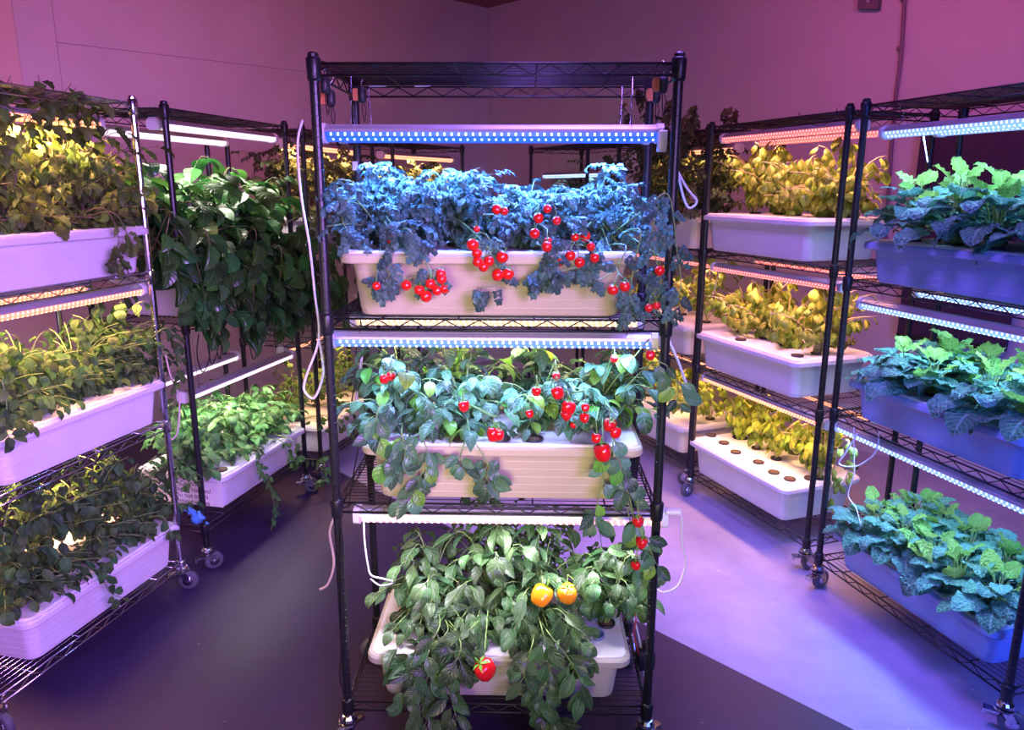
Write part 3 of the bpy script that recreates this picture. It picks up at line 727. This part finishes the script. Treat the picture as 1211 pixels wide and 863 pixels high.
CL = tub_plants('C', 2, 'pepper_plant', 'green pepper plant with pale veined leaves', 'plant', 'pepper_low', [-.22, -.03, .12, .335], .13, .02, .47, .33, skirt=12, noskirt=(3,), nb=24, per=9, zlow=.15, lift=.05, dskip=.15, dsz=.95,
    drapes={0: [pxs('C', -.04, (540, 750), (510, 790), (500, 830), (510, 858)), pxs('C', -.05, (520, 740), (490, 790), (480, 830)), pxs('C', -.06, (545, 760), (530, 800), (540, 850)), pxs('C', -.02, (530, 745), (490, 775), (475, 782))],
            1: [pxs('C', -.02, (560, 740), (540, 760), (545, 790))],
            2: [pxs('C', -.05, (640, 740), (650, 790), (640, 830), (655, 855)), pxs('C', -.05, (650, 750), (680, 790), (690, 820)), pxs('C', -.05, (630, 760), (620, 800), (640, 825)), pxs('C', -.02, (660, 720), (680, 750), (690, 780))],
            3: [pxs('C', .05, (740, 660), (770, 670), (765, 690))]})

# fruit: parts of the plant they hang on
b = MB(); b.lathe([(.0005, -1), (.35, -.94), (.70, -.72), (.93, -.36), (1, 0), (.95, .36), (.76, .70), (.45, .92), (.2, .97), (.0005, .92)], 14); TOM = b.mesh('tomato', M_TOM)
b = MB(); b.lathe([(.0005, -1.02), (.34, -1.06), (.66, -.92), (.90, -.50), (1.0, .05), (.97, .50), (.74, .86), (.32, .90), (.0005, .76)], 14)
b2 = []
for v in b.v:
    a = math.atan2(v[1], v[0]); k = 1+.09*cos(3*a); b2.append((v[0]*k, v[1]*k, v[2]))
b.v = b2; PEP = b.mesh('pepper', M_PEP); PEPO = b.mesh('pepper', M_ORG)
b = MB()
for k in range(5):
    a = 2*pi*k/5; d = Vector((cos(a), sin(a), 0)); s_ = Vector((-sin(a), cos(a), 0))
    b.add([Vector((0, 0, .97)), d*.45+s_*.16+Z*1.02, d*.95+Z*.82, d*.45-s_*.16+Z*1.02], [(0, 1, 2, 3)])
b.tube([(0, 0, .9), (.05, 0, 1.3), (.2, 0, 1.7)], .07, 5); CAL = b.mesh('calyx', M_CALYX)
def fruit(roots, n, me, nm, u, v, ly, r, label=None, tilt=.4):
    P = px(n, u, v, ly); root = min(roots, key=lambda q: (q.location.xy-P.xy).length)
    o = link(nm, me, root); o.location = P-root.location; o.scale = (r, r, r)
    o.rotation_euler = (RG.uniform(-tilt, tilt), RG.uniform(-tilt, tilt), RG.uniform(0, 6))
    if label: o['label'] = label
    c = link('calyx', CAL, o)
    return P, root
def truss(P_list, root, top):
    b = MB(); t0 = Vector(top)
    for P in P_list: b.tube(bez(t0-root.location, (t0+P)/2+Vector((0, -.01, .012))-root.location, P+Vector((0, 0, .012))-root.location, 4), .0011, 4, False)
    b.tube(smooth_path([Vector((0, 0, 0)), Vector((0, -.05, .08)), t0-root.location], 4), .002, 5, False)
    b.build('fruit_stalk', M_STEMG, root)
sc = 1/2.633
clusters = [[(217, 243, 6)], [(172, 390, 5)], [(265, 388, 6), (326, 422, 7), (340, 383, 6), (361, 404, 6), (383, 397, 6), (372, 352, 6), (375, 368, 6), (305, 402, 6)],
 [(471, 261, 7), (484, 287, 6), (487, 315, 6), (505, 330, 6), (522, 313, 6), (563, 300, 7), (549, 356, 7), (581, 353, 7)],
 [(546, 152, 6), (569, 157, 5)], [(676, 179, 6)], [(664, 227, 6)], [(704, 150, 5), (733, 187, 5)], [(705, 252, 5), (702, 268, 6)],
 [(791, 238, 5), (822, 236, 6), (839, 268, 5), (804, 317, 6), (851, 302, 6), (775, 296, 6), (743, 316, 5), (728, 316, 4)],
 [(908, 402, 6.5), (945, 392, 6.5)], [(1053, 342, 6)], [(1043, 450, 5), (1020, 458, 5)], [(484, 213, 4)], [(652, 85, 0)]]
for cl in clusters:
    Ps = []; root = None
    for (u, v, r) in cl:
        if not r: continue
        ly = -.055 if v > 260 else -.035
        P, rt = fruit(CT if root is None else [root], 'C', TOM, 'tomato', 380+u*sc, 190+v*sc, ly+RG.uniform(-.006, .006), r*.00222); root = rt; Ps.append(P)
    if Ps: truss(Ps, root, sum(Ps, Vector())/len(Ps)+Vector((0, .02, .035)))
for (u, v, r, ly) in [(196, 178, 6, .02), (216, 170, 6, .03), (443, 263, 7, .0), (536, 350, 9, -.03), (552, 352, 7, -.03), (670, 217, 6, .02), (730, 170, 5, .05), (734, 222, 8, .0), (768, 268, 9, -.01), (762, 290, 7, -.01), (648, 287, 5, 0), (822, 268, 5, -.02),
                      (820, 300, 6, -.02), (912, 116, 5, .1), (1024, 105, 6, .02), (897, 322, 8, -.05), (915, 345, 7, -.05), (856, 363, 6, -.05), (877, 407, 11, -.06), (785, 322, 4, -.02), (985, 622, 7, -.065)]:
    P, rt = fruit(CM, 'C', PEP, 'pepper', 380+u*sc, 380+v*sc, ly-.012, r*.00215); truss([P], rt, P+Vector((0, .02, .04)))
for (u, v, r) in [(755, 617, 6.5), (759, 641, 8), (752, 668, 6)]:
    P, rt = fruit(CM, 'C', PEP, 'pepper', u, v, -.075, r*.0021); truss([P], rt, P+Vector((0, .02, .05)))
for (u, v, r, me, ly, lb) in [(641, 704, 14, PEPO, .03, 'orange pepper'), (671, 702, 13, PEPO, .035, 'orange pepper'), (573, 791, 14, PEP, -.09, 'glossy red pepper')]:
    P, rt = fruit(CL, 'C', me, 'pepper', u, v, ly, r*.00215, lb, .7); truss([P], rt, P+Vector((0, .02, .05)))

# --- left row
tub_plants('L1', 0, 'herb_plant', 'tall tangled amber lit herb', 'plant', 'herb_top', [-.16, .06, .26, .42], .18, -.06, .40, .47, nb=36, per=10, skirt=9, zlow=.04, lift=.02, droop=(.3, 1.3), t0=.2,
    drapes={2: [pxs('L1', -.06, (120, 245), (140, 280), (135, 300), (140, 312)), pxs('L1', -.06, (130, 250), (152, 280), (158, 290))]})
tub_plants('L1', 1, 'herb_plant', 'leafy herb under pinkish lamps', 'plant', 'herb', [-.16, .04, .24, .42], .17, -.05, .42, .35, nb=31, per=10, skirt=13, zlow=.04, lift=.02, droop=(.3, 1.4), t0=.2,
    drapes={3: [pxs('L1', -.04, (190, 390), (205, 400), (212, 430), (205, 460))], 0: [pxs('L1', -.08, (0, 450), (8, 480), (5, 500), (12, 520))]})
tub_plants('L1', 2, 'herb_plant', 'dark leafy herb', 'plant', 'herb', [-.20, .0, .2, .42], .17, -.05, .42, .39, nb=31, per=10, skirt=13, zlow=.04, lift=.02, droop=(.3, 1.4), t0=.2,
    drapes={1: [pxs('L1', -.08, (115, 660), (120, 680), (130, 700), (148, 708))], 3: [pxs('L1', -.05, (190, 610), (200, 625), (205, 632))]})
tub_plants('L2', 0, 'broad_leaved_plant', 'dense broad leaved climber', 'plant', 'broad', [-.34, -.12, .10, .32, .50][:4], .22, -.12, .42, .50, nb=17, per=8, over=19, oz=.28, zlow=.25, lift=.22, hvar=.08, droop=(.1, .7), t0=.25,
    drapes={0: [pxs('L2', -.20, (200, 250), (195, 300), (215, 340), (225, 365)), pxs('L2', -.16, (215, 260), (205, 310), (235, 350), (250, 372))], 1: [pxs('L2', -.24, (240, 270), (255, 320), (262, 375)), pxs('L2', -.2, (225, 290), (240, 340), (240, 370))],
            2: [pxs('L2', -.25, (300, 270), (300, 320), (300, 380)), pxs('L2', -.2, (270, 290), (285, 330), (280, 375))], 3: [pxs('L2', -.25, (345, 260), (360, 310), (350, 380)), pxs('L2', -.22, (330, 290), (330, 340), (325, 370)), pxs('L2', -.2, (375, 270), (390, 320), (385, 385)), pxs('L2', -.2, (385, 280), (400, 330), (405, 370))]})
tub_plants('L2', 2, 'nettle_plant', 'bright green stinging nettle', 'plant', 'nettle', [-.28, -.08, .14, .34], .16, -.03, .42, .34, nb=25, per=10, skirt=13, zlow=.05, lift=.04,
    drapes={1: [pxs('L2', -.06, (300, 530), (305, 548), (322, 580), (322, 620), (310, 655))], 3: [pxs('L2', -.10, (345, 520), (352, 540), (378, 545), (385, 560), (372, 572))], 2: [pxs('L2', -.06, (330, 520), (340, 540), (350, 545))]})
tub_plants('L3', 0, 'tomato_plant', 'dark tangled tomato plant under warm lamps', 'plant', 'tomato_dark', [-.3, 0, .3], .22, -.08, .42, .44, nb=20, per=8, over=9, oz=.25, zlow=.2, lift=.1)
tub_plants('L3', 2, 'nettle_plant', 'shaded nettle with amber lit top', 'plant', 'herb', [-.3, 0, .3], .2, -.06, .42, .46, nb=18, per=8, over=4, oz=.08, zlow=.1, lift=.04)
tub_plants('L4', 0, 'tomato_plant', 'tall dark tomato plant under warm lamps', 'plant', 'tomato_dark', [-.3, 0, .3], .24, -.08, .42, .44, nb=22, per=8, over=7, oz=.1, zlow=.15, lift=.1)
tub_plants('L4', 1, 'tomato_plant', 'low tomato plant under warm lamps', 'plant', 'tomato_dark', [-.3, 0, .3], .2, -.05, .42, .42, nb=16, per=7, over=3, oz=.1, zlow=.15)

# --- right row
tub_plants('R2', 0, 'basil_plant', 'tall amber lit basil plant', 'plant', 'basil', [-.38, -.22, -.06, .10, .24], .12, -.02, .44, .36, nb=20, per=10, zlow=.25, lift=.05, droop=(.4, 1.6), t0=.15, rs=.003)
tub_plants('R2', 1, 'basil_plant', 'amber lit basil plant', 'plant', 'basil', [-.36, -.18, .0, .20], .13, -.0, .44, .33, nb=22, per=10, zlow=.2, lift=.05, droop=(.4, 1.6), t0=.2, rs=.003)
tub_plants('R2', 2, 'basil_plant', 'short yellow lit basil plant', 'plant', 'basil', [-.38, -.20, -.04, .12, .24], .09, .12, .42, .27, nb=14, per=8, zlow=.35, lift=.05, droop=(.3, 1.3), t0=.25, rs=.003, by=.25,
    drapes={4: [pxs('R2', -.02, (990, 530), (985, 560), (982, 590)), pxs('R2', -.02, (1000, 520), (1005, 550), (995, 575))]})
tub_plants('R3', 0, 'tomato_plant', 'tall dark tomato plant', 'plant', 'tomato_dark', [-.3, -.02, .28], .2, -.06, .42, .54, nb=26, per=9, over=1, oz=.04, zlow=.05, lift=.06, hvar=.15,
    drapes={0: [pxs('R3', .2, (745, 200), (748, 150), (738, 128)), pxs('R3', .1, (762, 200), (768, 150), (760, 112), (755, 104))], 1: [pxs('R3', .1, (785, 190), (788, 140), (800, 115)), pxs('R3', .0, (800, 200), (815, 150), (822, 122))], 2: [pxs('R3', .3, (850, 170), (862, 145), (870, 128))]}, dskip=.25)
tub_plants('R3', 1, 'basil_plant', 'dim amber basil plant', 'plant', 'basil', [-.3, 0, .28], .2, -.02, .42, .34, nb=14, per=7, zlow=.15)
tub_plants('R3', 2, 'basil_plant', 'yellow lit basil plant behind the central rack', 'plant', 'basil', [-.3, 0, .28], .2, -.02, .42, .34, nb=14, per=7, zlow=.15)
tub_plants('B', 0, 'tomato_plant', 'slender dark tomato plant', 'plant', 'tomato_dark', [-.2, .25], .14, .05, .4, .40, nb=8, per=6, zlow=.3)
def rosette(n, lev, x, y, lab, pl, grp, nl, hgt, smin, smax, rs):
    zt = TUBS[(n, lev)][2]; b = rp(n, x, y, zt); root = empty('leafy_green', b); tag(root, lab, 'plant', grp); bpy_pot(b, n, lev, pl)
    mb = MB()
    for k in range(nl):
        a = k*2.4+rs; f = k/nl                         # 0 = outermost
        rad = Vector((cos(a), sin(a), 0)); hz = hgt*(.25+.75*f)*RG.uniform(.8, 1.1); rr = (1-f)*.055+.012
        p = rad*rr + Z*hz; mb.tube(bez(rad*.006, rad*rr*.4+Z*hz*.5, p, 4), .0038, 5, False, .0025)
        s = (smax+(smin-smax)*f)*RG.uniform(.85, 1.15)
        if f > .86 or RG.random() < .10: me = RG.choice(GI); d = rad*.9+Z*RG.uniform(.7, 1.5); s *= .85
        else: me = RG.choice(GL); d = rad+Z*RG.uniform(-.45, .55)*(.5+f)
        o = put_leaf(root, me, p, d, Z*1.0-rad*.2+Vector((RG.uniform(-.3, .3), RG.uniform(-.3, .3), 0)), s)
        if me in GI: o['label'] = 'pale yellow green inner leaf'
    mb.build('stem', SP['nettle']['stem'], root)
for lev, (xs, hg, s0, s1, nl) in {0: ([-.27, -.09, .09, .27], .20, .09, .15, 30), 1: ([-.24, -.07, .12, .29], .13, .09, .15, 28), 2: ([-.27, -.13, .01, .15, .29], .13, .075, .13, 28)}.items():
    for i, x in enumerate(xs):
        for row, y in (('front', .10), ('rear', .29)):
            rosette('R1', lev, x+RG.uniform(-.02, .02), y+RG.uniform(-.02, .02), f'{row} crinkled leafy green, {ORD[len(xs)][i]}, nearest right rack {VN[lev]} shelf', f'{row} {ORD[len(xs)][i]}',
                    f'crinkled leafy greens on the {VN[lev]} shelf', nl, hg, s0, s1, RG.uniform(0, 6))

# ------------------------------------------------------------------ notice on the nettle tub
cx, yc, zt = TUBS[('L2', 2)]
nt_ = empty('paper_notice', rp('L2', cx-TL+.024, yc-.045, RACKS['L2'][4][2]+.080), rk('L2')[2]-pi/2); tag(nt_, 'printed paper notice warning of stinging nettles, taped on the tub end', 'notice')
b = MB(); b.box(-.16, -.0012, -.062, .16, 0, .058); b.build('paper', M_PAPER, nt_, smooth=False)
for i, line in enumerate(['Caution!', 'Stinging Nettles!', 'Do not touch', 'without gloves']):
    cu = bpy.data.curves.new('text', 'FONT'); cu.body = line; cu.size = .031; cu.align_x = 'CENTER'; cu.extrude = .0002
    o = bpy.data.objects.new('text_line', cu); COL.objects.link(o)
    dg = bpy.context.evaluated_depsgraph_get(); me = bpy.data.meshes.new_from_object(o.evaluated_get(dg)); bpy.data.objects.remove(o)
    me.materials.clear(); me.materials.append(M_INK)
    o = link('printed_line', me, nt_); o.location = (0, -.0016, .028-i*.029); o.rotation_euler = (pi/2, 0, 0)

# ------------------------------------------------------------------ hangers, cords, small things on the central rack
def reel(u, v, ly, lab):
    P = px('C', u, v, ly); r = empty('rope_reel', P); tag(r, lab, 'hanger', 'lamp height reels')
    b = MB(); prof = [(.004, -.022), (.010, -.020), (.013, -.010), (.013, .012), (.008, .020), (.004, .022)]
    b.lathe(prof, 12); b.build('reel_case', M_POT, r)
    b = MB(); b.box(-.024, -.009, -.016, -.010, .009, .016); b.box(-.027, -.006, -.010, -.023, .006, .012); b.build('reel_side', M_HANGO, r, smooth=False)
    b = MB(); b.tube([(0, 0, .02), (0, 0, .035), (.006, 0, .042), (.006, 0, .052), (-.004, 0, .056), (-.006, 0, .048)], .0016, 6); b.build('hook', M_CHROME, r)
    b = MB(); b.tube([(0, 0, -.02), (0, -.002, -.045), (.004, 0, -.075)], .0013, 4); b.tube([(.004, 0, -.02), (.010, 0, -.04), (.006, 0, -.07)], .0013, 4); b.build('cord', M_CORDB, r)
reel(384, 100, .06, 'leftmost black and orange height reel under the central top shelf')
reel(391, 116, .12, 'second black and orange height reel under the central top shelf')
reel(428, 112, .30, 'third black and orange height reel hanging near the rear left post')
reel(784, 100, .10, 'black height reel under the right end of the central top shelf')
reel(776, 112, .25, 'rear black height reel under the right end of the central top shelf')
def cord(name, pts, r, m, label, cat='cord'):
    b = MB(); b.tube(smooth_path(pts, 7), r, 6); b.build(name, m, None, label=label, cat=cat)
cord('cord', pxs('C', .05, (358, 142), (352, 170), (356, 230), (366, 290), (372, 345), (377, 400), (362, 445), (360, 462), (372, 470), (382, 440), (377, 400)), .0034, M_CORDW, 'thick white cord looping down left of the central rack')
cord('cord', pxs('C', .45, (396, 610), (390, 630), (395, 665), (388, 690), (378, 697)), .0045, M_CORDT, 'tan tube behind the lower left post of the central rack')
cord('cord', pxs('C', .08, (430, 612), (431, 640), (435, 668), (439, 680), (452, 684), (466, 688), (450, 692), (438, 684)), .0028, M_CORDW, 'white lamp cord looping beside the lowest central tub')
cord('cord', pxs('C', .02, (800, 607), (806, 612), (806, 640), (811, 665), (802, 692), (786, 700), (777, 697)), .0028, M_CORDW, 'white lamp cord hanging outside the right post of the central rack')
cord('cord', pxs('C', -.02, (404, 620), (403, 660), (404, 700), (404, 760), (402, 800), (409, 828)), .0022, M_CORDB, 'black cord tied along the left post of the central rack')
cord('cord', pxs('C', .25, (422, 390), (420, 450), (416, 480), (424, 520), (418, 560), (412, 600)), .0020, M_CORDB, 'thin black cord hanging down the left side of the central rack')
cord('cord', pxs('C', .25, (430, 388), (428, 420), (424, 450), (420, 485)), .0045, M_CORDW, 'short grey white tube beside the rear left post')
cord('cord', pxs('C', .30, (800, 200), (812, 222), (824, 238), (815, 246), (808, 232), (802, 205)), .0036, M_CORDW, 'folded white cord by the upper right post of the central rack')
cord('cord', pxs('C', .25, (740, 700), (748, 725), (757, 760), (762, 800), (768, 815)), .0035, M_CORDW, 'white cord running down beside the lowest central tub')
cord('cord', pxs('C', .22, (745, 715), (752, 730), (750, 750), (756, 775)), .0022, mat('red_cord', (.5, .04, .03), .5), 'thin red cord behind the right end of the lowest central tub')
cord('cord', pxs('C', .28, (790, 400), (803, 430), (812, 455), (820, 470)), .0045, M_CORDW, 'pale tube slanting right of the central rack')
cord('cord', pxs('R1', .0, (1014, 512), (1000, 535), (992, 548), (1005, 552), (1020, 548), (1036, 533), (1040, 510)), .0032, M_CORDW, 'white cord loop between the two nearest right racks')
cord('cord', pxs('R1', -.02, (1010, 505), (1010, 540), (1010, 560), (1003, 585), (1012, 600), (1018, 620)), .0020, M_CORDW, 'thin white cord hanging by the low greens')
cord('cord', pxs('R2', -.02, (852, 315), (847, 335), (843, 350)), .0022, M_CORDT, 'short pale lamp cord in the second right rack')
cord('cord', pxs('R1', .1, (1092, 160), (1095, 180), (1097, 192)), .0028, M_CORDW, 'short white cord behind the top greens of the nearest right rack')
cord('cord', pxs('R2', -.01, (944, 133), (955, 145), (972, 148), (985, 140), (990, 128)), .0018, M_CORDB, 'black cord drooping from the top shelf of the second right rack')
cord('cord', pxs('L1', -.02, (196, 420), (202, 445), (212, 470), (210, 510), (203, 520)), .0035, M_CORDT, 'pale tube by the chrome post of the left rack')
for i, (pts, lb) in enumerate([([(235, 395), (233, 420), (240, 440), (248, 420), (244, 395), (250, 430), (258, 410), (250, 392)], 'tangled black cable bundle on the empty shelf of the left row'),
                               ([(258, 390), (256, 410), (260, 425), (262, 405)], 'single black cable hanging beside the tangled bundle'),
                               ([(296, 378), (295, 405), (300, 425), (306, 405), (298, 390)], 'black cable hanging right of the bundle on the left row'),
                               ([(322, 378), (325, 400), (328, 430), (325, 445)], 'thin black cable hanging from the dark foliage'),
                               ([(313, 372), (318, 390), (310, 410)], 'pale thin cable hanging from the dark foliage')]):
    cord('cable', pxs('L2', .30, *pts), .0028, M_CORDB if i < 4 else M_CORDW, lb, 'cable')
# white plug block at the right end of the blue lamp, socket strip low right
def block(name, P, rz, sx, sy, sz, m, label, cat, extra=None):
    R = [rring(sx*.9, sy*.9, min(sx, sy)*.3, -sz), rring(sx, sy, min(sx, sy)*.3, -sz*.85), rring(sx, sy, min(sx, sy)*.3, sz*.85), rring(sx*.9, sy*.9, min(sx, sy)*.3, sz)]
    r = empty(name, P, rz); tag(r, label, cat); loft(R).build('case', m, r)
    if extra: extra(r)
    return r
def prongs(r):
    b = MB(); b.box(-.004, -.004, .02, -.002, .004, .032); b.box(.002, -.004, .02, .004, .004, .032); b.build('prong', M_CHROME, r, smooth=False)
block('power_plug', px('C', 783, 167, .06), 0, .011, .014, .026, M_WHITEP, 'white power plug block at the right end of the blue lamp', 'plug', prongs)
block('power_plug', px('C', 796, 605, .03), 0, .022, .010, .006, M_WHITEP, 'white cord connector at the right end of the low lamp', 'connector')
def pumpx(r):
    b = MB(); b.lathe([(.012, .02), (.013, .04), (.009, .042)], 10, (0, 0, .02)); b.build('outlet', M_POT, r)
block('water_pump', px('C', 763, 778, .24), .2, .028, .022, .032, M_POT, 'small black water pump behind the right end of the lowest central tub', 'pump', pumpx)
# paper tags
def paper(n, u, v, ly, sx, sz, label, curl=.01):
    P = px(n, u, v, ly); b = MB(); k = 5; t = rk(n)[2]
    vs = []
    for i in range(k+1):
        x = -sx+2*sx*i/k
        for z in (-sz, sz): vs.append((x, -curl*(i/k)**2, z)); 
    b.add([(x, y, z) for x, y, z in vs]+[(x, y+.0006, z) for x, y, z in vs],
          [(2*i, 2*i+2, 2*i+3, 2*i+1) for i in range(k)]+[(2*k+2+2*i, 2*k+2+2*i+1, 2*k+2+2*i+3, 2*k+2+2*i+2) for i in range(k)])
    o = b.build('paper_tag', M_PAPER, None, label=label, cat='tag'); o.location = P; o.rotation_euler = (0, 0, t)
paper('C', 420, 196, .424, .008, .013, 'small white paper tag on the rear left post of the central rack', .0)
paper('C', 447, 100, .43, .026, .007, 'left pale paper slip under the rear edge of the central top shelf')
paper('C', 500, 99, .43, .024, .009, 'right pale paper slip under the rear edge of the central top shelf')
# blue glove crumpled on the low shelf end
P = px('L2', 234, 612, .02)
b = MB()
r_ = random.Random(4)
for k, (dx, dy, a, L_) in enumerate([(-.03, 0, 2.6, .05), (-.02, .01, 2.9, .06), (-.01, 0, 3.3, .06), (.0, .01, 3.7, .05), (.02, 0, .6, .045)]):
    d = Vector((cos(a), .2*r_.uniform(-1, 1), sin(a)*.3)); b.tube(smooth_path([Vector((dx*.5, dy, 0)), Vector((dx, dy, .004))+d*L_*.6, Vector((dx, dy, -.008))+d*L_], 4), .010, 7, True, .007)
b.lathe([(.010, -.03), (.024, -.016), (.026, .0), (.020, .016), (.024, .026), (.012, .028)], 10)
o = b.build('rubber_glove', M_GLOVE, None, label='crumpled blue rubber glove beside the right end of the lowest chrome rack tub', cat='glove'); o.location = P; o.rotation_euler = (.4, .9, .5)
print('LEAVES', LEAVES, 'OBJS', len(bpy.data.objects))
